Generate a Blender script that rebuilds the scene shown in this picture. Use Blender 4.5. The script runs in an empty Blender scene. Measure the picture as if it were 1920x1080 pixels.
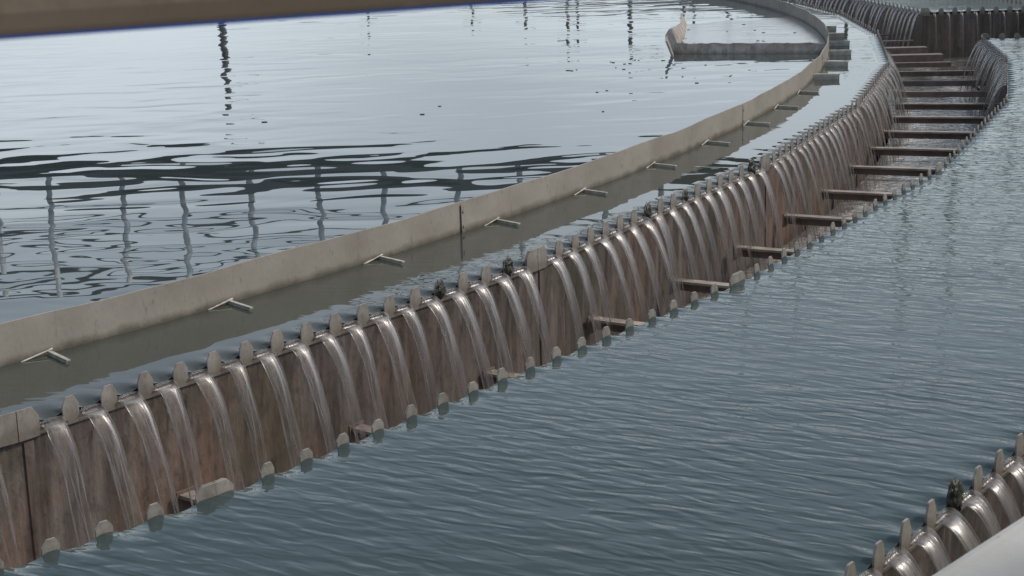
import bpy, bmesh, math, random
from mathutils import Vector, Matrix, noise
random.seed(11)
scene = bpy.context.scene
COL = scene.collection
R = math.radians

# ------------------------------------------------------------------ camera
H = 1.5
CAM_P, CAM_R = R(13.389), R(-1.690)
cam_data = bpy.data.cameras.new('camera')
cam = bpy.data.objects.new('camera', cam_data)
COL.objects.link(cam)
scene.camera = cam
cam_data.sensor_width = 36.0
cam_data.lens = 36.0 * 3096.9 / 1920.0
cam_data.clip_start = 0.05
cam_data.clip_end = 3000
_D = Vector((0, -math.sin(CAM_P), -math.cos(CAM_P)))
_F = Vector((0, math.cos(CAM_P), -math.sin(CAM_P)))
_X = Vector((1, 0, 0))
_cx = math.cos(CAM_R) * _X - math.sin(CAM_R) * _D
_cy = -(math.sin(CAM_R) * _X + math.cos(CAM_R) * _D)
_m = Matrix((_cx, _cy, -_F)).transposed().to_4x4()
_m.translation = Vector((0, 0, H))
cam.matrix_world = _m
cam_data.dof.use_dof = True
cam_data.dof.focus_distance = 8.5
cam_data.dof.aperture_fstop = 22

# ------------------------------------------------------------------ light
SUN_EL, SUN_AZ = R(50), R(88)      # azimuth clockwise from +Y
world = bpy.data.worlds.new('World')
scene.world = world
world.use_nodes = True
wn, wl = world.node_tree.nodes, world.node_tree.links
wn.clear()
wout = wn.new('ShaderNodeOutputWorld')
sky = wn.new('ShaderNodeTexSky')
sky.sky_type = 'NISHITA'
sky.sun_disc = False
sky.sun_elevation = SUN_EL
sky.sun_rotation = SUN_AZ
sky.dust_density = 2.0
bg1 = wn.new('ShaderNodeBackground')
bg1.inputs[1].default_value = 0.10
wl.new(sky.outputs[0], bg1.inputs[0])
tc = wn.new('ShaderNodeTexCoord')
mp = wn.new('ShaderNodeMapping')
mp.inputs['Scale'].default_value = (1.0, 1.0, 3.2)
mp.inputs['Location'].default_value = (0.35, 0.2, 0.1)
wl.new(tc.outputs['Generated'], mp.inputs[0])
cn = wn.new('ShaderNodeTexNoise')
cn.inputs['Scale'].default_value = 1.3
cn.inputs['Detail'].default_value = 2.5
cn.inputs['Roughness'].default_value = 0.52
wl.new(mp.outputs[0], cn.inputs['Vector'])
cr = wn.new('ShaderNodeValToRGB')
cr.color_ramp.elements[0].position = 0.32
cr.color_ramp.elements[1].position = 0.70
wl.new(cn.outputs['Fac'], cr.inputs[0])
bg2 = wn.new('ShaderNodeBackground')      # cloud
bg2.inputs[0].default_value = (0.80, 0.89, 0.97, 1)
bg2.inputs[1].default_value = 1.22
mx = wn.new('ShaderNodeMixShader')
sz = wn.new('ShaderNodeSeparateXYZ'); wl.new(tc.outputs['Generated'], sz.inputs[0])
er = wn.new('ShaderNodeMapRange')          # cloud cover thins out overhead
er.inputs[1].default_value = 0.13; er.inputs[2].default_value = 0.40
er.inputs[3].default_value = 1.0; er.inputs[4].default_value = 0.42
wl.new(sz.outputs[2], er.inputs[0])
mm = wn.new('ShaderNodeMath'); mm.operation = 'MULTIPLY'
wl.new(cr.outputs[0], mm.inputs[0]); wl.new(er.outputs[0], mm.inputs[1])
wl.new(mm.outputs[0], mx.inputs[0])
wl.new(bg1.outputs[0], mx.inputs[1])
wl.new(bg2.outputs[0], mx.inputs[2])
wl.new(mx.outputs[0], wout.inputs[0])

sd = bpy.data.lights.new('sun', 'SUN')
sd.energy = 2.0
sd.angle = R(9)
sd.color = (1.0, 0.93, 0.83)
sun = bpy.data.objects.new('sun', sd)
COL.objects.link(sun)
sdir = Vector((math.sin(SUN_AZ) * math.cos(SUN_EL), math.cos(SUN_AZ) * math.cos(SUN_EL), math.sin(SUN_EL)))
sun.rotation_euler = sdir.to_track_quat('Z', 'Y').to_euler()

scene.view_settings.view_transform = 'Standard'
scene.view_settings.look = 'None'
scene.view_settings.exposure = 0.12
scene.view_settings.gamma = 1.0
scene.view_settings.use_curve_mapping = False
scene.render.engine = 'CYCLES'
scene.cycles.max_bounces = 10
scene.cycles.transparent_max_bounces = 24
scene.cycles.use_denoising = True

# ------------------------------------------------------------------ helpers
def mat(name):
    m = bpy.data.materials.new(name)
    m.use_nodes = True
    nt = m.node_tree
    return m, nt.nodes, nt.links, nt.nodes['Principled BSDF']

def tex(n, l, scale=(1, 1, 1), noise_scale=1.0, detail=4, rough=0.5, rot=(0, 0, 0), coord='Object', rand=False, distort=0.0, loc=(0, 0, 0)):
    if coord == 'World':
        g = n.new('ShaderNodeNewGeometry'); src = g.outputs['Position']
    else:
        g = n.new('ShaderNodeTexCoord'); src = g.outputs[coord]
    mpn = n.new('ShaderNodeMapping')
    mpn.inputs['Scale'].default_value = scale
    mpn.inputs['Location'].default_value = loc
    # rotation first, then scale
    if rot != (0, 0, 0):
        m0 = n.new('ShaderNodeMapping'); m0.inputs['Rotation'].default_value = rot
        l.new(src, m0.inputs[0]); src = m0.outputs[0]
    l.new(src, mpn.inputs[0])
    t = n.new('ShaderNodeTexNoise')
    t.inputs['Scale'].default_value = noise_scale
    t.inputs['Detail'].default_value = detail
    t.inputs['Roughness'].default_value = rough
    t.inputs['Distortion'].default_value = distort
    l.new(mpn.outputs[0], t.inputs['Vector'])
    return t.outputs['Fac']

def ramp(n, l, fac, stops):
    r = n.new('ShaderNodeValToRGB')
    e = r.color_ramp.elements
    while len(e) < len(stops): e.new(0.5)
    for i, (p, c) in enumerate(stops):
        e[i].position = p
        e[i].color = (c[0], c[1], c[2], 1) if isinstance(c, (tuple, list)) else (c, c, c, 1)
    l.new(fac, r.inputs[0])
    return r.outputs[0]

def mixc(n, l, fac, a, b, mode='MIX'):
    m = n.new('ShaderNodeMix'); m.data_type = 'RGBA'; m.blend_type = mode
    for sock, v in ((m.inputs[0], fac), (m.inputs[6], a), (m.inputs[7], b)):
        if isinstance(v, (int, float)): sock.default_value = v
        elif isinstance(v, tuple): sock.default_value = (v[0], v[1], v[2], 1)
        else: l.new(v, sock)
    return m.outputs[2]

def math_(n, l, op, a, b=0.0):
    m = n.new('ShaderNodeMath'); m.operation = op
    for sock, v in ((m.inputs[0], a), (m.inputs[1], b)):
        if isinstance(v, (int, float)): sock.default_value = v
        else: l.new(v, sock)
    return m.outputs[0]

def bump(n, l, height, dist, strength=1.0, normal=None):
    b = n.new('ShaderNodeBump')
    b.inputs['Distance'].default_value = dist
    b.inputs['Strength'].default_value = strength
    l.new(height, b.inputs['Height'])
    if normal is not None: l.new(normal, b.inputs['Normal'])
    return b.outputs[0]

def mesh(name, verts, faces, m=None, smooth=False):
    me = bpy.data.meshes.new(name)
    me.from_pydata([tuple(v) for v in verts], [], faces)
    bm = bmesh.new(); bm.from_mesh(me)
    bmesh.ops.recalc_face_normals(bm, faces=bm.faces)
    bm.to_mesh(me); bm.free()
    if m: me.materials.append(m)
    if smooth:
        me.polygons.foreach_set('use_smooth', [True] * len(me.polygons))
    me.update()
    return me

def obj(name, me, parent=None):
    o = bpy.data.objects.new(name, me)
    COL.objects.link(o)
    if parent: o.parent = parent
    return o

def tag(o, label=None, cat=None, group=None, kind=None):
    if label: o['label'] = label
    if cat: o['category'] = cat
    if group: o['group'] = group
    if kind: o['kind'] = kind
    return o

def empty(name, loc=(0, 0, 0)):
    o = bpy.data.objects.new(name, None)
    COL.objects.link(o); o.location = loc
    return o

class MB:
    def __init__(s): s.v = []; s.f = []
    def add(s, v, f):
        k = len(s.v); s.v += [Vector(p) for p in v]; s.f += [[i + k for i in q] for q in f]
    def box(s, o, x, y, z):     # origin corner + three edge vectors
        o, x, y, z = map(Vector, (o, x, y, z))
        v = [o, o + x, o + x + y, o + y, o + z, o + x + z, o + x + y + z, o + y + z]
        s.add(v, [(0, 3, 2, 1), (4, 5, 6, 7), (0, 1, 5, 4), (1, 2, 6, 5), (2, 3, 7, 6), (3, 0, 4, 7)])
    def prism(s, poly, d):      # planar loop extruded by vector d
        d = Vector(d); n = len(poly)
        v = [Vector(p) for p in poly] + [Vector(p) + d for p in poly]
        s.add(v, [tuple(range(n)), tuple(range(2 * n - 1, n - 1, -1))] + [(i, (i + 1) % n, (i + 1) % n + n, i + n) for i in range(n)])
    def tube(s, pts, r, seg=12, caps=True):
        pts = [Vector(p) for p in pts]; rings = []
        up = Vector((0, 0, 1))
        for i, p in enumerate(pts):
            d = (pts[min(i + 1, len(pts) - 1)] - pts[max(i - 1, 0)]).normalized()
            a = d.cross(up)
            if a.length < 1e-3: a = Vector((1, 0, 0))
            a.normalize(); b = a.cross(d).normalized()
            rr = r[i] if isinstance(r, (list, tuple)) else r
            rings.append([p + a * rr * math.cos(2 * math.pi * k / seg) + b * rr * math.sin(2 * math.pi * k / seg) for k in range(seg)])
        v = [q for ring in rings for q in ring]; f = []
        for i in range(len(pts) - 1):
            for k in range(seg):
                f.append((i * seg + k, i * seg + (k + 1) % seg, (i + 1) * seg + (k + 1) % seg, (i + 1) * seg + k))
        if caps:
            f.append(tuple(range(seg))); f.append(tuple(range((len(pts) - 1) * seg, len(pts) * seg)))
        s.add(v, f)
    def build(s, name, m, parent=None, smooth=False):
        return obj(name, mesh(name, s.v, s.f, m, smooth), parent)

def bevel(o, w, seg=2):
    b = o.modifiers.new('bevel', 'BEVEL'); b.width = w; b.segments = seg; b.limit_method = 'ANGLE'

# ------------------------------------------------------------------ materials
def make_wall_mat():
    m, n, l, p = mat('stained_channel_wall')
    st = tex(n, l, (9, 9, 0.55), 1.0, 6, 0.6, coord='World', distort=0.4)
    thin = tex(n, l, (46, 46, 1.6), 1.0, 4, 0.6, coord='World', distort=0.3)
    big = tex(n, l, (1.5, 1.5, 1.3), 1.0, 4, 0.55, coord='World')
    fine = tex(n, l, (30, 30, 16), 1.0, 6, 0.7, coord='World')
    c = ramp(n, l, st, [(0.28, (0.072, 0.057, 0.049)), (0.5, (0.130, 0.105, 0.091)), (0.72, (0.205, 0.172, 0.152))])
    c = mixc(n, l, math_(n, l, 'MULTIPLY', ramp(n, l, thin, [(0.52, 0.0), (0.68, 1.0)]), 0.45), c, (0.26, 0.235, 0.21))
    c = mixc(n, l, math_(n, l, 'MULTIPLY', ramp(n, l, thin, [(0.30, 1.0), (0.44, 0.0)]), 0.5), c, (0.045, 0.036, 0.030))
    rust = ramp(n, l, big, [(0.50, 0.0), (0.64, 1.0)])
    g = n.new('ShaderNodeNewGeometry'); sx = n.new('ShaderNodeSeparateXYZ'); l.new(g.outputs['Position'], sx.inputs[0])
    lowz = ramp(n, l, math_(n, l, 'MULTIPLY', sx.outputs[2], -1.0), [(0.18, 0.25), (0.45, 0.62)])
    c = mixc(n, l, math_(n, l, 'MULTIPLY', rust, lowz), c, (0.27, 0.155, 0.105))
    alg = ramp(n, l, tex(n, l, (2.3, 2.3, 1.4), 1.0, 7, 0.68, coord='World', loc=(7, 3, 1)), [(0.52, 0.0), (0.60, 1.0)])
    c = mixc(n, l, math_(n, l, 'MULTIPLY', alg, 0.5), c, (0.07, 0.072, 0.045))
    c = mixc(n, l, math_(n, l, 'MULTIPLY', ramp(n, l, fine, [(0.50, 0.0), (0.66, 1.0)]), 0.5), c, (0.035, 0.030, 0.025))
    l.new(c, p.inputs['Base Color'])
    p.inputs['Roughness'].default_value = 0.42
    l.new(bump(n, l, math_(n, l, 'ADD', st, fine), 0.006), p.inputs['Normal'])
    return m

def make_plate_mat():
    m, n, l, p = mat('weathered_weir_plate')
    a = tex(n, l, (14, 14, 6), 1.0, 6, 0.6, coord='World')
    b = tex(n, l, (60, 60, 45), 1.0, 4, 0.6, coord='World')
    c = ramp(n, l, a, [(0.3, (0.20, 0.18, 0.155)), (0.55, (0.30, 0.275, 0.24)), (0.75, (0.37, 0.34, 0.30))])
    c = mixc(n, l, math_(n, l, 'MULTIPLY', ramp(n, l, b, [(0.5, 0.0), (0.72, 1.0)]), 0.5), c, (0.12, 0.105, 0.08))
    g = n.new('ShaderNodeNewGeometry'); sx = n.new('ShaderNodeSeparateXYZ'); l.new(g.outputs['Position'], sx.inputs[0])
    wv = tex(n, l, (25, 25, 25), 1.0, 4, 0.6, coord='World')
    lo = ramp(n, l, math_(n, l, 'MULTIPLY', math_(n, l, 'ADD', math_(n, l, 'ADD', sx.outputs[2], 0.05), math_(n, l, 'MULTIPLY', wv, -0.03)), 18.0), [(0.1, 1.0), (0.85, 0.0)])
    c = mixc(n, l, math_(n, l, 'MULTIPLY', lo, 0.6), c, (0.13, 0.105, 0.08))
    l.new(c, p.inputs['Base Color'])
    p.inputs['Roughness'].default_value = 0.5
    l.new(bump(n, l, b, 0.0015), p.inputs['Normal'])
    return m

def make_baffle_mat():
    m, n, l, p = mat('grey_baffle_panel')
    a = tex(n, l, (3, 3, 4), 1.0, 6, 0.6, coord='World')
    b = tex(n, l, (40, 40, 20), 1.0, 5, 0.7, coord='World')
    c = ramp(n, l, a, [(0.3, (0.25, 0.222, 0.185)), (0.6, (0.325, 0.295, 0.25)), (0.8, (0.39, 0.358, 0.31))])
    c = mixc(n, l, math_(n, l, 'MULTIPLY', ramp(n, l, b, [(0.58, 0.0), (0.72, 1.0)]), 0.55), c, (0.13, 0.10, 0.075))
    # brown growth at the water line
    g = n.new('ShaderNodeNewGeometry'); sx = n.new('ShaderNodeSeparateXYZ'); l.new(g.outputs['Position'], sx.inputs[0])
    wav = tex(n, l, (9, 9, 9), 1.0, 4, 0.6, coord='World')
    hz = math_(n, l, 'ADD', sx.outputs[2], math_(n, l, 'MULTIPLY', wav, -0.05))
    low = ramp(n, l, math_(n, l, 'MULTIPLY', math_(n, l, 'ADD', hz, 0.03), 20.0), [(0.15, 1.0), (0.75, 0.0)])
    c = mixc(n, l, math_(n, l, 'MULTIPLY', low, 0.8), c, (0.075, 0.06, 0.035))
    l.new(c, p.inputs['Base Color'])
    p.inputs['Roughness'].default_value = 0.6
    l.new(bump(n, l, b, 0.002), p.inputs['Normal'])
    return m

def water_mat(name, base, layers, rough=0.03):
    m, n, l, p = mat(name)
    p.inputs['Base Color'].default_value = (*base, 1)
    p.inputs['IOR'].default_value = 1.333
    p.inputs['Roughness'].default_value = rough
    tot = None
    for (sc, ns, det, rot, amp, dis, msk) in layers:
        h = tex(n, l, sc, ns, det, 0.5, rot, coord='World', distort=dis)
        h = math_(n, l, 'MULTIPLY', h, amp)
        if msk:
            k = ramp(n, l, tex(n, l, (msk[0], msk[1], 1), 1.0, 2, 0.5, rot, coord='World', loc=(msk[2], 3, 0)), [(msk[3], msk[5] if len(msk) > 5 else 0.15), (msk[4], 1.0)])
            h = math_(n, l, 'MULTIPLY', h, k)
        tot = h if tot is None else math_(n, l, 'ADD', tot, h)
    l.new(bump(n, l, tot, 1.0), p.inputs['Normal'])
    return m

M_WALL = make_wall_mat()
M_PLATE = make_plate_mat()
M_BAFFLE = make_baffle_mat()
CREST = (0, 0, R(31))
M_POOL = water_mat('calm_pool_water', (0.042, 0.054, 0.056), [
    ((0.5, 1.0, 1), 1.0, 0, (0, 0, R(10)), 0.007, 0.0, None),
    ((1.6, 3.0, 1), 1.0, 0, (0, 0, R(-6)), 0.0088, 0.6, (0.2, 0.22, 8, 0.36, 0.60, 0.22)),
    ((4.0, 6.0, 1), 1.0, 0, (0, 0, R(12)), 0.0011, 0.6, (0.3, 0.3, 4, 0.40, 0.62, 0.12)),
    ((3.5, 11, 1), 1.0, 0, (0, 0, R(2)), 0.00022, 0.2, (0.25, 0.35, 2, 0.45, 0.62, 0.2)),
], 0.01)
M_RING = water_mat('ring_water', (0.050, 0.055, 0.045), [
    ((1.6, 3.5, 1), 1.0, 1, (0, 0, R(30)), 0.0026, 0.3, None),
    ((8, 20, 1), 1.0, 1, (0, 0, R(12)), 0.0009, 0.3, (0.7, 0.7, 5, 0.5, 0.62, 0.05)),
], 0.015)
M_BASIN = water_mat('rippled_basin_water', (0.034, 0.054, 0.052), [
    ((9.5, 29, 1), 1.0, 0.6, CREST, 0.0040, 0.6, (0.8, 1.0, 1, 0.36, 0.62, 0.45)),
    ((4.2, 13, 1), 1.0, 0.5, (0, 0, R(22)), 0.0034, 0.5, (0.9, 1.1, 9, 0.4, 0.6, 0.35)),
    ((1.1, 2.4, 1), 1.0, 0, CREST, 0.004, 0.2, None),
], 0.05)
M_CHAN = water_mat('channel_water', (0.11, 0.10, 0.09), [
    ((7, 9, 1), 1.0, 3, (0, 0, 0), 0.008, 1.2, None),
    ((30, 34, 1), 1.0, 2, (0, 0, 0), 0.001, 0.8, None),
], 0.07)

def _foam():
    m = M_CHAN; n, l = m.node_tree.nodes, m.node_tree.links; p = n['Principled BSDF']
    f1 = tex(n, l, (5, 5, 1), 1.0, 6, 0.65, coord='World', distort=0.8)
    f2 = tex(n, l, (1.3, 1.3, 1), 1.0, 4, 0.6, coord='World', loc=(4, 2, 0))
    c = mixc(n, l, ramp(n, l, f1, [(0.50, 0.0), (0.66, 0.8)]), (0.10, 0.092, 0.082), (0.32, 0.31, 0.29))
    c = mixc(n, l, ramp(n, l, f2, [(0.55, 0.0), (0.62, 0.9)]), c, (0.03, 0.028, 0.022))
    g = n.new('ShaderNodeNewGeometry'); vs = n.new('ShaderNodeVectorMath'); vs.operation = 'DISTANCE'
    cx = n.new('ShaderNodeSeparateXYZ'); l.new(g.outputs['Position'], cx.inputs[0])
    cb = n.new('ShaderNodeCombineXYZ'); l.new(cx.outputs[0], cb.inputs[0]); l.new(cx.outputs[1], cb.inputs[1])
    l.new(cb.outputs[0], vs.inputs[0]); vs.inputs[1].default_value = (-19.0346, 19.6781, 0)
    rel = math_(n, l, 'MULTIPLY', math_(n, l, 'ADD', vs.outputs['Value'], -23.0), 1.0)
    band = ramp(n, l, rel, [(0.03, 0.0), (0.16, 1.0), (0.34, 0.0), (0.62, 0.0), (0.80, 1.0), (0.93, 0.0)])
    f3 = tex(n, l, (16, 16, 1), 1.0, 6, 0.75, coord='World', distort=1.0)
    fm = math_(n, l, 'MULTIPLY', band, ramp(n, l, f3, [(0.42, 0.0), (0.58, 1.0)]))
    c = mixc(n, l, fm, c, (0.55, 0.54, 0.52))
    l.new(c, p.inputs['Base Color'])
_foam()

def make_stream_mat():
    m, n, l, p = mat('falling_water')
    at = n.new('ShaderNodeAttribute'); at.attribute_name = 'flow'
    sep = n.new('ShaderNodeSeparateXYZ'); l.new(at.outputs['Vector'], sep.inputs[0])
    oi = n.new('ShaderNodeObjectInfo')
    cb = n.new('ShaderNodeCombineXYZ')
    l.new(math_(n, l, 'MULTIPLY', sep.outputs[0], 3.6), cb.inputs[0])
    l.new(math_(n, l, 'MULTIPLY', sep.outputs[1], 1.7), cb.inputs[1])
    l.new(math_(n, l, 'MULTIPLY', oi.outputs['Random'], 60.0), cb.inputs[2])
    t = n.new('ShaderNodeTexNoise'); t.inputs['Scale'].default_value = 1.0; t.inputs['Detail'].default_value = 4; t.inputs['Roughness'].default_value = 0.6
    l.new(cb.outputs[0], t.inputs['Vector'])
    streak = ramp(n, l, t.outputs['Fac'], [(0.47, 0.0), (0.70, 1.0)])
    au = math_(n, l, 'ABSOLUTE', sep.outputs[0])
    edge = ramp(n, l, au, [(0.80, 0.0), (0.97, 1.0)])
    fade = ramp(n, l, sep.outputs[1], [(0.0, 0.04), (0.06, 0.20), (0.25, 0.07), (1.0, 0.0)])
    a = math_(n, l, 'MULTIPLY', streak, 0.34)
    a = math_(n, l, 'MULTIPLY', a, ramp(n, l, sep.outputs[1], [(0.02, 0.25), (0.12, 1.0), (0.45, 0.55), (1.0, 0.12)]))
    a = math_(n, l, 'ADD', a, fade)
    eg = math_(n, l, 'MULTIPLY', edge, ramp(n, l, sep.outputs[1], [(0.05, 0.0), (0.22, 0.30), (0.6, 0.50), (1.0, 0.42)]))
    a = math_(n, l, 'ADD', a, eg)
    cb2 = n.new('ShaderNodeCombineXYZ')
    l.new(math_(n, l, 'MULTIPLY', sep.outputs[0], 2.2), cb2.inputs[0]); l.new(math_(n, l, 'MULTIPLY', sep.outputs[1], 9.0), cb2.inputs[1]); l.new(math_(n, l, 'MULTIPLY', oi.outputs['Random'], 90.0), cb2.inputs[2])
    t2 = n.new('ShaderNodeTexNoise'); t2.inputs['Detail'].default_value = 3; t2.inputs['Scale'].default_value = 1.0
    l.new(cb2.outputs[0], t2.inputs['Vector'])
    rag = ramp(n, l, t2.outputs['Fac'], [(0.38, 0.35), (0.60, 1.25)])
    a = math_(n, l, 'MULTIPLY', a, rag)
    a = math_(n, l, 'MINIMUM', a, 0.9)
    p.inputs['Base Color'].default_value = (0.30, 0.275, 0.255, 1)
    p.inputs['Roughness'].default_value = 0.4
    p.inputs['IOR'].default_value = 1.333
    l.new(a, p.inputs['Alpha'])
    l.new(bump(n, l, t.outputs['Fac'], 0.006), p.inputs['Normal'])
    gl = n.new('ShaderNodeBsdfGlossy'); gl.inputs['Roughness'].default_value = 0.33
    gl.inputs['Color'].default_value = (0.93, 0.90, 0.87, 1)
    l.new(bump(n, l, t.outputs['Fac'], 0.004), gl.inputs['Normal'])
    fr = n.new('ShaderNodeFresnel'); fr.inputs['IOR'].default_value = 1.333
    mxs = n.new('ShaderNodeMixShader')
    l.new(math_(n, l, 'MINIMUM', math_(n, l, 'MULTIPLY', fr.outputs[0], 0.45), 0.35), mxs.inputs[0])
    l.new(p.outputs[0], mxs.inputs[1]); l.new(gl.outputs[0], mxs.inputs[2])
    l.new(mxs.outputs[0], n['Material Output'].inputs[0])
    return m
M_STREAM = make_stream_mat()

def simple(name, c1, c2, scale=8, rough=0.6, metal=0.0, bmp=0.002, stops=(0.35, 0.65), aniso=(1, 1, 1), detail=5):
    m, n, l, p = mat(name)
    t = tex(n, l, tuple(scale * a for a in aniso), 1.0, detail, 0.6, coord='World')
    l.new(ramp(n, l, t, [(stops[0], c1), (stops[1], c2)]), p.inputs['Base Color'])
    p.inputs['Roughness'].default_value = rough
    p.inputs['Metallic'].default_value = metal
    if bmp: l.new(bump(n, l, t, bmp), p.inputs['Normal'])
    return m
M_STRUT = simple('lit_rusty_strut_steel', (0.22, 0.18, 0.15), (0.38, 0.33, 0.28), 10, 0.6)  # rusty steel, paler to put the sky-lit bar tops into the colour
M_STRUT_B = simple('brown_strut_steel', (0.14, 0.10, 0.085), (0.22, 0.17, 0.145), 10, 0.6)
M_BRACKET = simple('grey_bracket_steel', (0.32, 0.31, 0.26), (0.52, 0.50, 0.44), 24, 0.6)
M_SCUM = simple('scum_covered_panel', (0.22, 0.18, 0.14), (0.44, 0.40, 0.36), 9, 0.7, bmp=0.01)
M_FILM = simple('scum_film', (0.12, 0.125, 0.12), (0.23, 0.235, 0.23), 2.6, 0.14, bmp=0.004, aniso=(0.5, 2.2, 1))
M_ALGAE = simple('dark_algae', (0.012, 0.014, 0.009), (0.07, 0.065, 0.045), 60, 0.35, bmp=0.004)
def speckled(name, c1, c2, c3, sc, thr, rough):
    m, n, l, p = mat(name)
    t = tex(n, l, (sc, sc, sc), 1.0, 6, 0.6, coord='World'); k = tex(n, l, (sc * 7, sc * 7, sc * 7), 1.0, 3, 0.6, coord='World')
    c = ramp(n, l, t, [(0.35, c1), (0.65, c2)])
    c = mixc(n, l, ramp(n, l, k, [(thr, 0.0), (thr + 0.03, 0.75)]), c, c3)
    l.new(c, p.inputs['Base Color']); p.inputs['Roughness'].default_value = rough
    l.new(bump(n, l, k, 0.002), p.inputs['Normal'])
    return m
M_CONC = speckled('painted_concrete', (0.56, 0.51, 0.42), (0.64, 0.62, 0.57), (0.22, 0.19, 0.15), 4, 0.69, 0.75)
M_RAIL = speckled('weathered_rail', (0.135, 0.100, 0.066), (0.235, 0.182, 0.130), (0.30, 0.27, 0.23), 5, 0.68, 0.6)
M_BLUE = simple('blue_fringe', (0.02, 0.10, 0.5), (0.03, 0.14, 0.62), 9, 0.5, bmp=0)  # blue of the lens colour fringe, put into a surface colour
M_DARK = simple('dark_bridge_steel', (0.04, 0.043, 0.043), (0.07, 0.072, 0.07), 3, 0.6)
M_GALV = simple('galvanised_post', (0.66, 0.70, 0.72), (0.78, 0.80, 0.80), 5, 0.5)
M_GROUND = simple('concrete_apron', (0.22, 0.21, 0.19), (0.32, 0.31, 0.28), 2, 0.85)
M_DEEP = simple('tank_floor_concrete', (0.05, 0.05, 0.045), (0.09, 0.085, 0.075), 2, 0.9)
M_SPECK = simple('floating_scum', (0.06, 0.05, 0.03), (0.16, 0.14, 0.10), 40, 0.6)

# ------------------------------------------------------------------ layout
CX, CY = -19.0346, 19.6781
def P(r, deg, z=0.0):
    a = R(deg); return Vector((CX + r * math.cos(a), CY + r * math.sin(a), z))
RB, RI, RO, R3 = 22.45, 23.04, 23.96, 25.62
STEP = 6.66
ZCH = -0.55       # water level in the channels
TOOTH, JOINT = 0.062, 0.165
Z_TOP, Z_NOTCH, Z_PLATE = 0.040, -0.040, -0.048
inner_pts = [P(RI, -40.40 + STEP * k) for k in range(-4, 0)] + \
    [Vector(p + (0,)) for p in ((-1.49, 4.71), (0.11, 6.82), (1.44, 9.15), (2.47, 11.57), (3.30, 14.24), (3.82, 17.01), (4.02, 19.88))] + \
    [P(RI, -40.40 + STEP * k) for k in range(7, 14)]
outer_near = [P(RO + 0.03, -40.47 + STEP * k) for k in range(-4, 0)] + \
    [Vector(p + (0,)) for p in ((-0.79, 4.07), (0.885, 6.30), (2.31, 8.76), (3.515, 11.57), (4.31, 14.22), (4.67, 16.28))]
outer_far = [Vector((5.0, 19.90, 0))] + [P(RO, 0.53 + STEP * k) for k in range(1, 8)]
third_near = [P(R3, -40.257 + STEP * k) for k in range(-4, 5)]
CROSS_A = [Vector((4.67, 16.28, 0)), Vector((6.42, 16.28, 0))]
CROSS_B = [Vector((5.0, 19.90, 0)), Vector((6.58, 19.90, 0))]
third_near = [p for p in third_near if p.y < 15.5] + [Vector((6.42, 16.28, 0))]
third_far = [Vector((6.58, 19.90, 0))] + [P(R3, 0.5 + STEP * k) for k in range(1, 8)]

def offset(pts, d, closed=False):
    """shift a polyline sideways by d (to the left of its direction), mitred"""
    out = []
    n = len(pts)
    for i, p in enumerate(pts):
        a = (pts[i] - pts[i - 1]).normalized() if i > 0 else None
        b = (pts[i + 1] - pts[i]).normalized() if i < n - 1 else None
        if a is None: a = b
        if b is None: b = a
        na = Vector((-a.y, a.x, 0)); nb = Vector((-b.y, b.x, 0))
        mm = (na + nb).normalized()
        out.append(p + mm * (d / max(0.3, mm.dot(na))))
    return out

def wall_mesh(pts, d0, d1, z0, z1):
    """vertical wall between offsets d0 and d1"""
    a = offset(pts, d0); b = offset(pts, d1); mb = MB()
    n = len(pts); v = []
    for i in range(n):
        v += [(a[i].x, a[i].y, z0), (a[i].x, a[i].y, z1), (b[i].x, b[i].y, z1), (b[i].x, b[i].y, z0)]
    f = []
    for i in range(n - 1):
        for k in range(4):
            f.append((4 * i + k, 4 * i + (k + 1) % 4, 4 * i + 4 + (k + 1) % 4, 4 * i + 4 + k))
    f += [(0, 1, 2, 3), (4 * n - 4, 4 * n - 3, 4 * n - 2, 4 * n - 1)]
    mb.add(v, f)
    return mb

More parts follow.
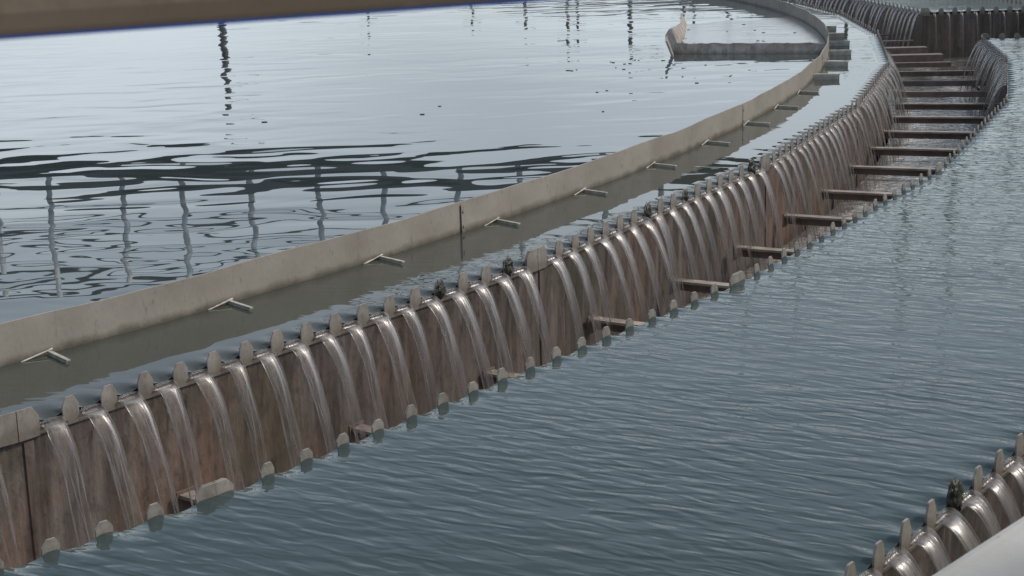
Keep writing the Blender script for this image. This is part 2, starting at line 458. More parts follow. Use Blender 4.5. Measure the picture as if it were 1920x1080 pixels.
# ------------------------------------------------------------------ falling water meshes
def stream_mesh(seed, width):
    rnd = random.Random(seed)
    v0 = rnd.uniform(0.46, 0.64); skew = rnd.uniform(-0.016, 0.016)
    w_end = rnd.uniform(0.018, 0.070)
    tot = math.sqrt((-ZCH - 0.02) / 4.9) * 1.02
    N, K = 26, 18
    v, f, fl = [], [], []
    ph1, ph2 = rnd.uniform(0, 6), rnd.uniform(0, 6)
    for i in range(N + 1):
        s = i / N
        t = tot * (s ** 1.0)
        if s == 0: y, z = -0.006, -0.021
        else: y, z = v0 * t, -0.021 - 4.9 * t * t
        vy, vz = v0, -9.8 * t
        d = Vector((0, vy, vz)).normalized(); nn = Vector((0, -d.z, d.y))   # normal: outward/up
        w = width * (1 - 0.10 * min(1, s * 6)) * (1 - s) + w_end * s
        w = max(w, 0.02)
        te = 0.022 * (1 - s) ** 3 + 0.0065
        tcn = 0.022 * (1 - s) ** 4 + 0.0016
        cx = skew * s + 0.0025 * math.sin(9 * s + ph1) * s
        for k in range(K):
            ph = 2 * math.pi * k / K
            u = math.cos(ph)
            prof = tcn + (te - tcn) * abs(u) ** 5.0
            sn = math.sin(ph)
            th = 0.5 * prof * (1 if sn > 0 else -1) * abs(sn) ** 0.55 if abs(sn) > 1e-6 else 0
            wob = 1 + 0.06 * math.sin(14 * s + ph2 + u)
            # sheet bows outward in the middle near the top, hollow lower down
            bow = 0.010 * (1 - u * u) * (1 - s) * min(1, s * 8)
            q = Vector((cx + u * w * 0.5 * wob, y, z)) + nn * (th + bow)
            v.append(q); fl.append((u, s, 0.0))
    for i in range(N):
        for k in range(K):
            f.append((i * K + k, i * K + (k + 1) % K, (i + 1) * K + (k + 1) % K, (i + 1) * K + k))
    f.append(tuple(range(K))); f.append(tuple(range(N * K, (N + 1) * K)))
    for (u0, vf, rad, jx) in ((-0.88, rnd.uniform(0.55, 0.8), 0.0034, rnd.uniform(-0.012, 0.02)), (0.9, rnd.uniform(0.85, 1.05), 0.0030, rnd.uniform(-0.03, 0.0)), (rnd.uniform(-0.4, 0.5), rnd.uniform(0.8, 1.15), 0.0018, rnd.uniform(-0.02, 0.02))):
        s0 = rnd.uniform(0.08, 0.30); M_, Q = 22, 6; b0 = len(v); sw = rnd.uniform(0.02, 0.3)
        for i in range(M_ + 1):
            s = s0 + (1 - s0) * i / M_; t = tot * s
            d = Vector((0, v0 * vf, -9.8 * t)).normalized(); nn = Vector((0, -d.z, d.y))
            ctr = Vector((u0 * width * 0.46 * (1 - 0.25 * s) + jx * s + 0.002 * math.sin(20 * s + ph1), v0 * vf * t + 0.002, -0.026 - 4.9 * t * t))
            r_ = rad * (0.35 + 0.65 * min(1, (s - s0) * 6)) * (1 + 0.5 * math.sin(s * 31 + ph2) * s)
            for k in range(Q):
                ph = 2 * math.pi * k / Q
                v.append(ctr + Vector((1, 0, 0)) * r_ * math.cos(ph) + nn * r_ * math.sin(ph)); fl.append((0.93 + sw * 0.1, max(0.30, s), 0.0))
        for i in range(M_):
            for k in range(Q):
                f.append((b0 + i * Q + k, b0 + i * Q + (k + 1) % Q, b0 + (i + 1) * Q + (k + 1) % Q, b0 + (i + 1) * Q + k))
        f.append(tuple(range(b0, b0 + Q))); f.append(tuple(range(b0 + M_ * Q, b0 + (M_ + 1) * Q)))
    me = mesh('water_stream', v, f, M_STREAM, True)
    a = me.attributes.new('flow', 'FLOAT_VECTOR', 'POINT')
    a.data.foreach_set('vector', [c for q in fl for c in q])
    return me
STREAMS = [stream_mesh(s, 0.083) for s in range(14)]

def splash_ok(pt, lo, hi): return True

# ------------------------------------------------------------------ weirs
def weir(name, label, cat, pts, side, teeth, vis, stream_label=None, stream_group=None, jfix=None, tw_f=1.0, xs_f=1.0, dz=0.0, JOINT=0.165):
    Z_TOP = 0.040 + dz
    """pts: polyline along the plate's falling face. side=+1: water falls to the left of the direction"""
    root = empty(name, pts[len(pts) // 2])
    inv = -root.location
    tag(root, label, cat)
    def sh(mb):
        mb.v = [q + inv for q in mb.v]; return mb
    # wall under the plate
    wmb = wall_mesh(pts, -side * 0.007, -side * 0.055, -1.3, -0.030)
    sh(wmb).build('wall', M_WALL, root)
    strip = MB(); o_up = offset(pts, -side * 0.12); o_lip = offset(pts, -side * 0.0063)
    for i in range(len(pts) - 1):
        A, B = pts[i], pts[i + 1]
        L = (B - A).length; t = (B - A) / L
        n = Vector((-t.y, t.x, 0)) * side          # falling direction
        nt = teeth[i] if isinstance(teeth, (list, tuple)) else teeth
        j0 = JOINT / 2; j1 = JOINT / 2
        if jfix and i == len(pts) - 2: j1 = jfix
        # outline
        pl = [(0.0, Z_PLATE), (0.0, Z_TOP)]
        x = j0; cents = []
        TW = TOOTH * tw_f; gap0 = (L - j0 - j1 - nt * TW) / (nt + 1); notch = gap0
        pl += [(x - 0.022, Z_TOP + 0.004), (x, 0.012), (x, -0.022), (x - 0.014, Z_NOTCH)]
        pl[1] = (0.0, Z_TOP + 0.004)
        for k in range(nt + 1):
            cents.append(x + notch / 2)
            x += notch
            if k < nt:
                a = random.uniform(-0.003, 0.003); hh = Z_TOP + random.uniform(-0.004, 0.003)
                c_ = 0.28 * TW; b_ = 0.30 * TW
                pl += [(x + b_, Z_NOTCH), (x, -0.024), (x, 0.012), (x + c_ * 0.8 + a, hh - 0.003), (x + c_ + a, hh), (x + TW - c_ + a, hh), (x + TW - c_ * 0.8 + a, hh - 0.003), (x + TW, 0.012), (x + TW, -0.024), (x + TW - b_, Z_NOTCH)]
                x += TW
        pl += [(x + 0.014, Z_NOTCH), (x, -0.022), (x, 0.012), (x + 0.022, Z_TOP + 0.004), (L, Z_TOP + 0.004), (L, Z_PLATE)]
        mb = MB()
        mb.prism([A + t * a + Vector((0, 0, z)) - n * 0.006 for a, z in pl], n * 0.006)
        pobj = sh(mb).build('weir_plate', M_PLATE, root)
        # cover strap on the joint, with the seam of the two halves left open
        if i > 0 or True:
            sb = MB()
            for o0, dd in ((A, t), (B, -t)):
                q0 = [(0.0015, Z_PLATE - 0.002), (0.0015, Z_TOP + 0.006), (JOINT / 2 - 0.026, Z_TOP + 0.006), (JOINT / 2 - 0.004, 0.014), (JOINT / 2 - 0.004, Z_PLATE - 0.002)]
                sb.prism([o0 + dd * a + n * 0.0005 + Vector((0, 0, z)) for a, z in q0], n * 0.004)
            so = sh(sb).build('joint_strap', M_PLATE, pobj)
        # wall seam rib at the joint
        mid = (A + B) / 2
        rib = MB(); rib.box(A + t * 0.02 - n * 0.0065 + Vector((0, 0, -1.2)), t * 0.035, n * 0.006, (0, 0, 1.14))
        sh(rib).build('wall_rib', M_WALL, pobj)
        if stream_label:
            ang = math.atan2(n.y, n.x) - math.pi / 2
            for c in cents:
                q = A + t * c
                if not vis(q) or not in_frame(q): continue
                so = bpy.data.objects.new('water_stream', random.choice(STREAMS)); COL.objects.link(so)
                so.location = q
                so.rotation_euler = (0, 0, ang + random.uniform(-0.05, 0.05))
                so.scale = (random.uniform(0.92, 1.06) * notch / 0.083 * xs_f, random.uniform(0.88, 1.12), 1)
                tag(so, stream_label(q), 'water stream', stream_group(q))
        # water surface drawn down into each notch
        if mid.y < 34 and mid.x > -4.5:
            m = (nt + 1) * 12
            xs = [L * k / m for k in range(m + 1)]
            # denser samples aligned to the notches
            rows = 6; W = 0.12
            base = len(strip.v)
            for r_ in range(rows):
                g = r_ / (rows - 1)
                for xx in xs:
                    dmin = min(abs(xx - c) for c in cents)
                    k = max(0.0, 1 - (dmin / (notch * 0.62)) ** 2)
                    z = -0.012 * k * g ** 2.0
                    # mitre: keep the ends on the offset polyline
                    u_ = xx / L; strip.v.append(o_up[i].lerp(o_up[i + 1], u_) * (1 - g) + o_lip[i].lerp(o_lip[i + 1], u_) * g + Vector((0, 0, z)))
            for r_ in range(rows - 1):
                for k in range(m):
                    a = base + r_ * (m + 1) + k
                    strip.f.append((a, a + 1, a + m + 2, a + m + 1))
    return root, strip

def in_frame(q, mx=90):
    best = False
    for z in (0, -0.4):
        v = _m.inverted() @ Vector((q.x, q.y, z))
        if v.z > -0.5: continue
        u = 960 + 3096.9 * v.x / -v.z; w = 540 - 3096.9 * v.y / -v.z
        if -mx < u < 1920 + mx and -mx < w < 1080 + mx: best = True
    return best
def zone_inner(m):
    if m.y < 4.71: return 'left-hand weir at the lower left corner'
    if m.y < 6.82: return 'left-hand weir between the lower left and centre joint plates'
    if m.y < 9.15: return 'left-hand weir between the centre and second joint plates'
    if m.y < 11.57: return 'left-hand weir beyond the second joint plate'
    return 'left-hand weir at its far bend'
vis_all = lambda m: True
inner_root, inner_strip = weir('weir_wall', 'long curved notched weir wall left of the sunken channel, brown face under pouring streams', 'weir',
    inner_pts, -1, 16, lambda m: m.y < 15.5,
    lambda m: 'stream of water from the ' + zone_inner(m), lambda m: 'streams from the ' + zone_inner(m))
outer_root, outer_strip = weir('weir_wall', 'notched weir right of the sunken channel, only its tooth tips above the rippled water', 'weir',
    outer_near, 1, [17] * 8 + [13], lambda m: m.y > 12.6,
    lambda m: 'stream of water falling leftward into the channel at the far right bend', lambda m: 'streams of the right-hand weir at the far bend', tw_f=0.78, dz=-0.010, JOINT=0.125)
far_root, far_strip = weir('weir_wall', 'distant notched weir wall at the top right curving off left with dense streams', 'weir',
    outer_far, 1, 17, vis_all,
    lambda m: 'narrow stream of water falling from the distant curved weir at the top edge', lambda m: 'streams of the distant curved weir')
ca_root, ca_strip = weir('weir_wall', 'short straight weir wall seen from behind, near side of the side channel', 'weir',
    CROSS_A, 1, 10, lambda m: False, None, None)
cb_root, cb_strip = weir('weir_wall', 'straight brown weir wall facing the camera across the side channel, top right corner', 'weir',
    CROSS_B, -1, 8, vis_all,
    lambda m: 'faint thin trickle running down the straight brown wall of the side channel', lambda m: 'trickles on the side channel wall', xs_f=0.30)
third_root, third_strip = weir('weir_wall', 'near notched weir wall at the lower right corner, pale pointed teeth beside the white kerb', 'weir',
    third_near, -1, 18, vis_all,
    lambda m: 'glistening curl of water between the pale teeth at the lower right corner', lambda m: 'curls of water at the lower right weir', tw_f=0.9)
f3_root, f3_strip = weir('weir_wall', 'far continuation of the outer notched weir wall beyond the side channel', 'weir',
    third_far, -1, 18, lambda m: False)

# ------------------------------------------------------------------ water surfaces
def flat(name, loops, m, z=0.0):
    """loops: list of quads/ngons as point lists"""
    v, f = [], []
    for lp in loops:
        k = len(v); v += [(p.x, p.y, z) for p in lp]; f.append(tuple(range(k, k + len(lp))))
    o = obj(name, mesh(name, v, f, m))
    bm = bmesh.new(); bm.from_mesh(o.data); bmesh.ops.remove_doubles(bm, verts=bm.verts, dist=1e-4)
    for fa in bm.faces:
        if fa.normal.z < 0: fa.normal_flip()
    bm.to_mesh(o.data); bm.free()
    tag(o, kind='structure')
    return o
def add_strip(name, strips, m):
    mb = MB()
    for s in strips: mb.add(s.v, s.f)
    o = mb.build(name, m, None, True)
    bm = bmesh.new(); bm.from_mesh(o.data)
    bmesh.ops.remove_doubles(bm, verts=bm.verts, dist=1e-4)
    for fa in bm.faces:
        if fa.normal.z < 0: fa.normal_flip()
    bm.to_mesh(o.data); bm.free()
    return tag(o, kind='structure')

def quads(a, b): return [[a[i], a[i + 1], b[i + 1], b[i]] for i in range(len(a) - 1)]
W = 0.12
circ = [P(RB, -180 + 3 * k) for k in range(120)]
flat('pool_water', [circ], M_POOL)
# annulus: baffle circle to the inner weir
in_off = offset(inner_pts, W)
ang = [math.degrees(math.atan2(p.y - CY, p.x - CX)) for p in in_off]
bf = [P(RB, a) for a in ang]
# finer baffle edge: subdivide each quad into a fan
loops = []
for i in range(len(in_off) - 1):
    arc = [P(RB, ang[i] + (ang[i + 1] - ang[i]) * k / 8) for k in range(9)]
    loops.append([in_off[i], in_off[i + 1]] + arc[::-1])
loops.append([P(RB, ang[-1] + k * (360 + ang[0] - ang[-1]) / 40) for k in range(41)] + [P(RI - W, ang[-1] + k * (360 + ang[0] - ang[-1]) / 40) for k in range(41)][::-1])
flat('ring_water', loops, M_RING)
add_strip('ring_water_edge', [inner_strip], M_RING)
# outer basin, near part
on_off = offset(outer_near, -W)
tn_off = offset(third_near, W)
on_off[-1] = Vector((4.76, 16.28 - W, 0))
tn_off[-1] = Vector((6.42 - W, 16.28 - W, 0))
loop = on_off + tn_off[::-1]
flat('basin_water', [loop], M_BASIN)
add_strip('basin_water_edge', [outer_strip, ca_strip, third_strip], M_BASIN)
of_off = offset(outer_far, -W); tf_off = offset(third_far, W)
of_off[0] = Vector((5.0 + W, 19.90 + W, 0)); tf_off[0] = Vector((6.58 - W, 19.90 + W, 0))
flat('basin_water', [of_off + tf_off[::-1]], M_BASIN)
add_strip('basin_water_edge', [far_strip, cb_strip], M_BASIN)
# channels
cw = [P(RI - 0.02, a) for a in range(-66, 50, 2)]; cw2 = [P(RO + 0.02, a) for a in range(-66, 50, 2)]
flat('channel_water', quads(cw, cw2) , M_CHAN, ZCH)
flat('channel_water', [[Vector((4.8, 16.28, 0)), Vector((7.8, 16.28, 0)), Vector((7.8, 19.9, 0)), Vector((4.9, 19.9, 0))]], M_CHAN, ZCH - 0.002)
cw = [P(R3 - 0.02, a) for a in range(-66, 50, 2)]; cw2 = [P(26.52, a) for a in range(-66, 50, 2)]
flat('channel_water', quads(cw, cw2), M_CHAN, ZCH)
# floor under everything
flat('tank_floor', [[P(27, 5 * k) for k in range(72)]], M_DEEP, -1.28)

# ------------------------------------------------------------------ struts
T0, DT = -30.66, 2.07
for k in range(-9, 18):
    a = T0 + DT * k
    z = -0.325 if k > 3 else (-0.345 if k > 1 else (-0.365 if k > -2 else -0.40))
    right = RO - 0.05
    if k == 12: right = 23.80
    if k in (13, 14): right = 23.86
    A, B = P(RI + 0.012, a), P(right, a)
    t = (B - A).normalized(); n = Vector((-t.y, t.x, 0))
    s = empty('cross_strut', (A + B) / 2 + Vector((0, 0, z))); inv = -s.location
    mb = MB()
    thick = 0.06; hgt = 0.012
    if k in (13, 14): thick, hgt = 0.16, 0.09
    if k in (9, 10, 11, 12): thick, hgt = 0.06, 0.05
    mb.box(A - n * thick / 2 + Vector((0, 0, z - hgt)) + inv, B - A, n * thick, (0, 0, hgt))
    if k < 9:
        wb = MB()
        wb.box(A + n * (thick / 2 - 0.006) + Vector((0, 0, z - 0.06)) + inv, B - A, n * 0.005, (0, 0, 0.06 - hgt - 0.001))
        wb.build('web', M_STRUT_B, s)  # darker steel here paints in the shade on the strut's front
    o = mb.build('bar', M_STRUT if k < 9 else M_STRUT_B, s)
    mb = MB()      # end plate on the left wall
    mb.box(A - n * 0.04 + Vector((0, 0, z - 0.07)) + inv - t * 0.004, t * 0.008, n * 0.08, (0, 0, 0.08))
    mb.build('end_plate', M_STRUT_B, s)
    if k < -6: lab = 'narrow steel cross strut deep in the near end of the channel'
    ordn = ['first', 'second', 'third', 'fourth', 'fifth', 'sixth', 'seventh', 'eighth', 'ninth', 'tenth', 'eleventh', 'twelfth', 'thirteenth', 'fourteenth', 'fifteenth', 'sixteenth', 'seventeenth', 'eighteenth', 'nineteenth', 'twentieth', 'twenty-first']
    if k >= -6: lab = '%s cross strut of the sunken channel counted from its near left end' % ordn[min(k + 6, 20)]
    if k in (13,): lab = 'broad brown cross beam spanning the channel just before the side channel wall'
    if k in (14,): lab = 'broad brown cross beam, the farther of the two, by the side channel wall'
    if k == 16: lab = 'far thin cross strut beside the distant streams at the top'
    tag(s, lab, 'strut', 'cross struts in the sunken channel')
# diagonal brace in the side channel
mb = MB(); mb.tube([(5.75, 17.9, -0.56), (6.35, 19.86, -0.02)], 0.05, 10)
dg = mb.build('brace_pipe', M_STRUT_B); tag(dg, 'diagonal brown brace leaning against the side channel wall at the right edge', 'brace')

# ------------------------------------------------------------------ scum baffle
root = empty('scum_baffle', P(RB, -30)); inv = -root.location
tag(root, 'long curved grey baffle strip standing in the water between the calm pool and the weir', 'baffle')
joints = [-41.5, -33.0, -23.6, -15, -6.5, 2, 10, 18]
arcs = joints + [-50, -58.5, -67] + [26 + 8.4 * k for k in range(32)]
arcs = sorted(set(arcs)); 
for a0, a1 in zip(arcs[:-1], arcs[1:]):
    if a1 - a0 > 20: continue
    n = 14; mb = MB(); v = []
    for k in range(n + 1):
        a = a0 + 0.001 + (a1 - a0 - 0.002) * k / n
        zt = 0.142 + 0.0035 * math.sin(a * 1.7) + 0.002 * math.sin(a * 6.1)
        rr = RB + 0.004 * math.sin(a * 2.3)
        v += [P(rr, a, -0.35) + inv, P(rr, a, zt) + inv, P(rr - 0.009, a, zt) + inv, P(rr - 0.009, a, -0.35) + inv]
    f = [(4 * k + j, 4 * k + (j + 1) % 4, 4 * k + 4 + (j + 1) % 4, 4 * k + 4 + j) for k in range(n) for j in range(4)]
    f += [(0, 1, 2, 3), (4 * n, 4 * n + 1, 4 * n + 2, 4 * n + 3)]
    mb.add(v, f)
    pn = mb.build('panel', M_BAFFLE, root)
    if -70 < a0 < 30:
        mb = MB()       # lap strip and bolt heads at the seam
        q = P(RB + 0.0045, a1); rd = (q - Vector((CX, CY, 0))).normalized(); tt = Vector((-rd.y, rd.x, 0))
        mb.box(q - tt * 0.035 + Vector((0, 0, -0.05)) + inv, tt * 0.03, rd * 0.0015, (0, 0, 0.185))
        for zz in (0.03, 0.10):
            mb.tube([q - tt * 0.020 + rd * 0.0015 + inv + Vector((0, 0, zz)), q - tt * 0.020 + rd * 0.006 + inv + Vector((0, 0, zz))], 0.008, 6)
        mb.build('lap_strip', M_BAFFLE, pn)
br_angles = [-43.6, -41.5, -39.1, -36.95, -34.65, -32.35, -30.15, -27.9, -25.65, -23.45, -21.3, -19.1, -16.85, -14.3, -11.8, -9.5, -7.2, -4.9]
for i, a in enumerate(br_angles):
    q = P(RB + 0.006, a); rd = Vector((math.cos(R(a)), math.sin(R(a)), 0)); tt = Vector((-rd.y, rd.x, 0))
    near = a < -17.5
    ln = 0.165 if near else 0.20
    wd = 0.014 if near else 0.045
    zt = 0.009 if near else 0.036
    mb = MB()
    j = random.uniform(-0.06, 0.06)
    rd2 = (rd + tt * (j - (0.25 if near else 0.0))).normalized(); t2 = Vector((-rd2.y, rd2.x, 0))
    mb.box(q - t2 * wd / 2 + Vector((0, 0, zt)) + inv, rd2 * ln, t2 * wd, (0, 0, 0.005 if near else 0.008))
    mb.box(q - t2 * wd / 2 + Vector((0, 0, -0.05)) + inv, rd2 * (ln - 0.004), t2 * 0.004, (0, 0, 0.05 + zt - 0.001))
    b = mb.build('bracket', M_BRACKET, root)
    if near:
        mb = MB()
        # crusted foot lying along the waterline
        pts = []; rs = []
        for k in range(9):
            s = -0.12 + 0.13 * k / 8
            pts.append(q + tt * s * -1 * -1 + rd * 0.008 + Vector((0, 0, 0.001 + 0.018 * k / 8)) + inv)
            rs.append(0.002 + 0.003 * random.random())
        mb.tube(pts, rs, 7)
        mb.build('crusted_foot', M_BRACKET, b, True)

# ------------------------------------------------------------------ scum box beside the baffle
root = empty('scum_box', (1.66, 15.76, 0)); inv = -root.location
tag(root, 'scum collecting box in the pool against the inner side of the baffle, dirty front lip', 'scum box')
# end plate
pl = [(1.47, 15.25, 0.155), (1.52, 15.75, 0.165), (1.62, 16.4, 0.17), (1.75, 17.1, 0.135), (1.90, 18.0, 0.10), (1.98, 18.7, 0.10), (2.01, 19.0, 0.13)]
v = []
for x, y, zt in pl:
    for dx, z in ((0, -0.1), (0, zt), (0.018, zt), (0.018, -0.1)): v.append(Vector((x + dx + (0.10 if z < 0 else 0), y, z)) + inv)
n = len(pl) - 1
f = [(4 * k + j, 4 * k + (j + 1) % 4, 4 * k + 4 + (j + 1) % 4, 4 * k + 4 + j) for k in range(n) for j in range(4)] + [(0, 1, 2, 3), (4 * n, 4 * n + 1, 4 * n + 2, 4 * n + 3)]
mb = MB(); mb.add(v, f); mb.build('end_plate', M_SCUM, root)
A, B = Vector((1.60, 15.72, 0)), Vector((2.985, 15.32, 0))
N = 60; v = []
tdir = (B - A).normalized(); nn = Vector((tdir.y, -tdir.x, 0))
for k in range(N + 1):
    q = A + (B - A) * k / N
    zt = 0.085 + 0.010 * noise.noise(Vector((k * 0.22, 0, 0))) + 0.006 * noise.noise(Vector((k * 0.8, 4, 0)))
    zf = 0.0
    o1 = 0.012 * noise.noise(Vector((k * 0.5, 9, 0)))
    v += [q + nn * (0.03 + o1) + Vector((0, 0, -0.1)) + inv, q + nn * (0.02 + o1) + Vector((0, 0, 0.02)) + inv, q + nn * 0.0 + Vector((0, 0, zt)) + inv, q - nn * 0.05 + Vector((0, 0, zt)) + inv, q - nn * 0.12 + Vector((0, 0, -0.1)) + inv]
f = [(5 * k + j, 5 * k + (j + 1) % 5, 5 * k + 5 + (j + 1) % 5, 5 * k + 5 + j) for k in range(N) for j in range(5)] + [(0, 1, 2, 3, 4), tuple(range(5 * N, 5 * N + 5))]
mb = MB(); mb.add(v, f); mb.build('front_lip', M_SCUM, root)
# scum film enclosed by the box
def film_pt(u, w):
    left = Vector((1.70, 15.9, 0)).lerp(Vector((2.10, 19.2, 0)), w)
    rr = RB - 0.02
    yy = 15.55 + (19.9 - 15.55) * w
    xr = CX + math.sqrt(rr * rr - (yy - CY) ** 2)
    right = Vector((xr, yy, 0))
    p = left.lerp(right, u)
    return p
v, f = [], []
NU, NW = 30, 30
for j in range(NW + 1):
    for i in range(NU + 1):
        w = j / NW; u = i / NU
        wv = w * (1 + 0.10 * noise.noise(Vector((u * 4, 2, 0))) - 0.05)
        p = film_pt(u, wv); v.append((p.x, p.y, 0.006 + 0.0015 * noise.noise(p * 3)))
for j in range(NW):
    for i in range(NU):
        a = j * (NU + 1) + i; f.append((a, a + 1, a + NU + 2, a + NU + 1))
film = obj('scum_film', mesh('scum_film', v, f, M_FILM, True)); tag(film, 'pale grey film of scum lying on the water inside the scum box', 'scum', kind='stuff')
# floating specks
mb = MB()
for k in range(38):
    if k < 5: x, y = random.uniform(-3, 1.5), random.uniform(9.5, 15.2)
    elif k < 24: x, y = random.uniform(0.4, 1.9), random.uniform(12.5, 15.2)
    else:
        p = film_pt(random.random() * 0.95, random.random() * 0.9); x, y = p.x, p.y
    if math.hypot(x - CX, y - CY) > RB - 0.1: continue
    r0 = random.uniform(0.006, 0.02); m_ = 7
    r0 *= 0.8
    pts = [Vector((x + r0 * 1.6 * random.uniform(.6, 1) * math.cos(6.283 * i / m_), y + r0 * random.uniform(.6, 1) * math.sin(6.283 * i / m_), 0.001 if k < 24 else 0.007)) for i in range(m_)]
    mb.prism(pts, (0, 0, 0.004))
sp = mb.build('floating_debris', M_SPECK); tag(sp, 'small dark flecks of scum floating on the calm pool', 'debris', kind='stuff')

# ------------------------------------------------------------------ algae clumps on some teeth
def on_panel(pts, i, s, side):
    A, B = pts[i], pts[i + 1]; t = (B - A).normalized(); n = Vector((-t.y, t.x, 0)) * side
    return A + t * s, t, n
def tooth_s(pts, i, nt, k):
    L = (pts[i + 1] - pts[i]).length
    notch = (L - JOINT - nt * TOOTH) / (nt + 1)
    return JOINT / 2 + (k + 1) * notch + k * TOOTH + TOOTH / 2
def algae(pts, i, nt, k, side, label, size=1.0):
    q, t, n = on_panel(pts, i, tooth_s(pts, i, nt, k), side)
    bm = bmesh.new()
    bmesh.ops.create_icosphere(bm, subdivisions=4, radius=1)
    for v in bm.verts:
        d = v.co.copy()
        r = 1 + 0.35 * noise.noise(d * 2.2 + q * 3) + 0.22 * noise.noise(Vector((d.x * 9, d.y * 9, d.z * 4)) + q) + 0.12 * noise.noise(Vector((d.x * 22, d.y * 22, d.z * 8)) + q)
        x, y, z = d.x * 0.042 * r, d.y * 0.018 * r, d.z * 0.058 * r
        if z < 0: x *= 1 + 0.3 * z / 0.06; y *= 1.15
        v.co = (t * x + n * y + Vector((0, 0, z))) * size
    me = bpy.data.meshes.new('algae_clump'); bm.to_mesh(me); bm.free(); me.materials.append(M_ALGAE)
    me.polygons.foreach_set('use_smooth', [True] * len(me.polygons))
    o = obj('algae_clump', me); o.location = q - n * 0.003
    tag(o, label, 'algae', 'dark algae clumps on the weir teeth')
algae(inner_pts, 4, 16, 12, -1, 'dark algae clump on a tooth a few notches left of the centre joint plate', 0.68)
algae(inner_pts, 4, 16, 15, -1, 'wet algae clump on the last tooth left of the centre joint plate', 0.70)
algae(inner_pts, 5, 16, 6, -1, 'dark algae clump on a tooth of the left-hand weir right of the centre joint plate', 0.72)
algae(inner_pts, 5, 16, 9, -1, 'small algae clump on a tooth halfway between two joint plates of the left-hand weir', 0.6)
algae(inner_pts, 5, 16, 15, -1, 'dark algae clump just left of the second joint plate', 0.85)
algae(third_near, 4, 18, 5, -1, 'tangled dark algae on a tooth of the weir at the lower right corner', 0.8)

# ------------------------------------------------------------------ tank wall, ground, rail
TW0, TW1, TWZ = 26.50, 26.86, 0.768
a0, a1 = -75, 60
pts = [P(TW0, a) for a in range(a0, a1 + 1, 1)]
mb = wall_mesh(pts, 0, -(TW1 - TW0), -1.3, TWZ)
tw = mb.build('tank_wall', M_CONC, None)
bevel(tw, 0.05, 5)
tag(tw, 'smooth pale painted concrete kerb of the tank wall across the lower right corner', 'wall')
v, f = [], []
N = 144; radii = [TW1 - 0.005, 32, 60, 200, 1500]
for r_ in radii:
    for k in range(N): v.append(P(r_, 360 * k / N, -0.12))
for j in range(len(radii) - 1):
    for k in range(N): f.append((j * N + k, j * N + (k + 1) % N, (j + 1) * N + (k + 1) % N, (j + 1) * N + k))
g = obj('ground', mesh('ground', v, f, M_GROUND)); tag(g, kind='structure')
# far part of the tank wall, low
pts = [P(TW0, a) for a in range(a1, 360 + a0 + 1, 3)]
mb = wall_mesh(pts, 0, -(TW1 - TW0), -1.3, 0.25); o = mb.build('tank_wall', M_CONC); tag(o, 'far side of the round tank wall beyond the pool', 'wall')

# guard rail in front of the camera: runs parallel to the wall
rdir = Vector((0.8388, 0.5444, 0)); rn = Vector((-0.5444, 0.8388, 0))
D = 0.74
rr = 0.075
z_edge = H - (D - rr) * 0.0755
cen = rn * D + Vector((0, 0, z_edge + rr * 1.0))
root = empty('guard_rail', cen); inv = -root.location
tag(root, 'blurred brown top rail close to the camera with a blue-fringed lower edge, upper left corner', 'rail')
mb = MB(); mb.box(cen - rdir * 4.0 - rn * rr + Vector((0, 0, -rr)) + inv, rdir * 8.0, rn * rr * 2, (0, 0, rr * 2))
o = mb.build('rail', M_RAIL, root); bevel(o, 0.02, 3)
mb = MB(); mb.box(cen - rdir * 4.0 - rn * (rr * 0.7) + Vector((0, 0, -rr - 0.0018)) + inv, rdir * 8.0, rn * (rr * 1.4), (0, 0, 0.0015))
mb.build('fringe_strip', M_BLUE, root)  # added strip standing in for the blue colour fringe along the rail edge
for s in (-2.6, 2.9):
    mb = MB(); b0 = rn * D + rdir * s
    mb.tube([Vector((b0.x, b0.y, -0.12)) + inv, Vector((b0.x, b0.y, z_edge)) + inv], 0.03, 12)
    mb.build('post', M_RAIL, root, True)
    mb = MB(); mb.tube([Vector((b0.x, b0.y, z_edge - 0.05)) + inv, Vector((b0.x, b0.y, z_edge - 0.004)) + inv], 0.045, 16); mb.build('clamp', M_RAIL, root, True)

# ------------------------------------------------------------------ footbridge over the pool (seen mirrored in the water)
c0 = Vector((CX, CY, 0)); c1 = Vector((7.25, 15.35, 0))
bd = (c1 - c0).normalized(); bn = Vector((-bd.y, bd.x, 0)); BL = (c1 - c0).length
ZU = 1.16
root = empty('footbridge', (0, 0, 0))
tag(root, 'dark footbridge with railings reflected in the calm pool at the left', 'bridge')
for s in (-0.36, 0.36):
    mb = MB(); mb.box(c0 + bn * s - bn * 0.04 + Vector((0, 0, ZU)), bd * BL, bn * 0.08, (0, 0, 0.12)); mb.build('beam', M_DARK, root)
mb = MB(); mb.box(c0 - bn * 0.32 + Vector((0, 0, ZU + 0.07)), bd * BL, bn * 0.64, (0, 0, 0.04)); mb.build('deck', M_DARK, root)
for s in (-0.36, 0.36):
    k = 0
    while k * 1.45 + (0.5 if s > 0 else 0) < BL:
        q = c0 + bd * (k * 1.45 + (0.5 if s > 0 else 0)) + bn * s; k += 1
        mb = MB(); mb.tube([q + Vector((0, 0, ZU + 0.122)), q + Vector((0, 0, ZU + 1.27))], 0.03, 8); mb.build('post', M_GALV, root, True)
    for zz, rr_ in ((1.27, 0.034), (0.95, 0.012), (0.68, 0.016)):
        mb = MB(); mb.tube([c0 + bn * (s + 0.06) + Vector((0, 0, ZU + zz)), c1 + bn * (s + 0.06) + Vector((0, 0, ZU + zz))], rr_, 8); mb.build('handrail', M_DARK, root, True)
mb = MB(); q = c1 - bd * 0.15
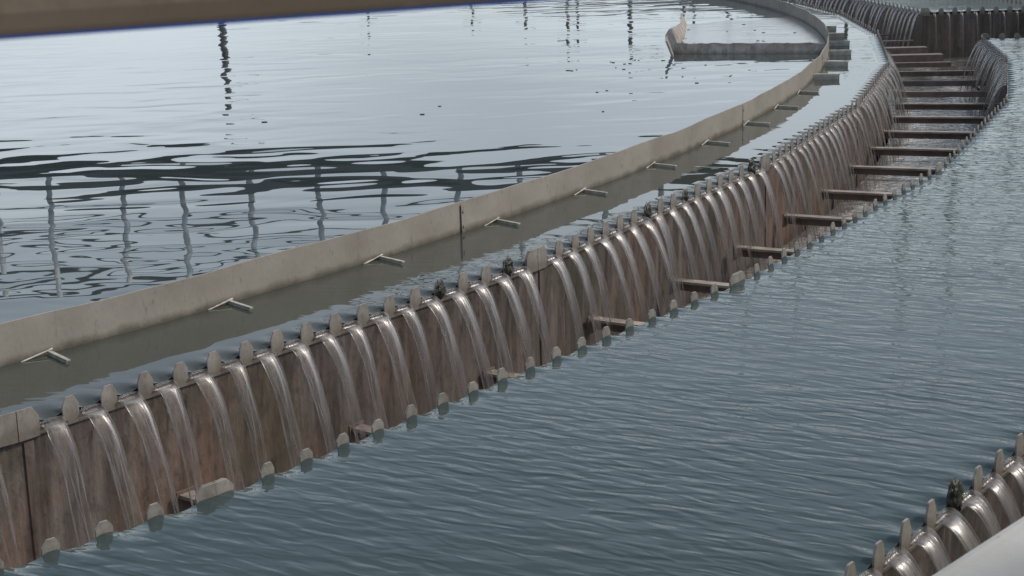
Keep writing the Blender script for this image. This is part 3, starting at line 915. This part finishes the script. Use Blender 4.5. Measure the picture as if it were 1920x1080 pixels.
for s in (-0.5, 0.5):
    mb.box(q + bn * s - bn * 0.06 - bd * 0.1 + Vector((0, 0, TWZ)), bd * 0.2, bn * 0.12, (0, 0, ZU - TWZ))
mb.build('leg', M_DARK, root)
mb = MB(); mb.tube([c0 + Vector((0, 0, -1.2)), c0 + Vector((0, 0, ZU))], 0.5, 24); mb.build('pier', M_CONC, root, True)

# ------------------------------------------------------------------ lamp posts beyond the tank (seen mirrored)
lamps = [(-9.58, 6.55, 80, 1, 0.22), (0.73, 4.55, 84, 0, 0.12), (2.18, 5.05, 84, 0, 0.11), (2.52, 4.7, 90, 0, 0.10), (4.32, 5.25, 82, 1, 0.15), (6.11, 4.9, 86, 0, 0.13), (6.47, 4.8, 86, 0, 0.10), (7.65, 4.9, 84, 0, 0.12), (8.4, 4.6, 84, 0, 0.1),
         (-1.1, 4.2, 90, 0, 0.10), (17.15, 7.15, 70, 1, 0.18), (11.59, 5.6, 85, 1, 0.14), (-4.65, 4.1, 90, 0, 0.10), (15.4, 4.4, 85, 0, 0.08)]
words = ['tall dark lamp post mirrored as a zigzag line in the pool at the upper left', 'pole mirrored near the top middle of the pool', 'pole mirrored right of the top middle of the pool', 'slim pole mirrored beside the top middle pair',
         'lamp post mirrored as a dark zigzag left of the scum box', 'pole mirrored just above the scum box, left one', 'slim pole mirrored just above the scum box, middle one', 'pole mirrored just above the scum box, right one', 'slim pole mirrored behind the scum box',
         'faint pole mirrored near the rail at the top of the pool', 'lamp post mirrored as a wavy line at the far right edge', 'lamp post mirrored in the narrow ring of water right of the brackets', 'faint pole mirrored below the rail at the top', 'distant pole mirrored in the far basin at the top right']
for (az, el, dd, arm, rad), wd in zip(lamps, words):
    x, y = dd * math.sin(R(az)), dd * math.cos(R(az)); ht = dd * math.tan(R(el)) - 1.5
    root = empty('lamp_post' if arm else 'utility_pole', (x, y, -0.12)); tag(root, wd, 'lamp post' if arm else 'pole', 'poles beyond the tank')
    mb = MB(); mb.tube([(0, 0, 0), (0, 0, ht + 0.12)], [rad, rad * 0.6], 8); mb.build('pole', M_DARK, root, True)
    mb = MB()
    if arm:
        mb.tube([(0, 0, ht), (0.5, 0, ht + 0.25), (1.1, 0, ht + 0.3)], 0.05, 6); mb.build('arm', M_DARK, root, True)
        mb = MB(); mb.box((1.0, -0.12, ht + 0.24), (0.6, 0, 0), (0, 0.24, 0), (0, 0, 0.1)); mb.build('lamp_head', M_DARK, root)
    else:
        mb.box((-0.5, -0.05, ht - 0.4), (1.0, 0, 0), (0, 0.1, 0), (0, 0, 0.1)); mb.build('crossarm', M_DARK, root)
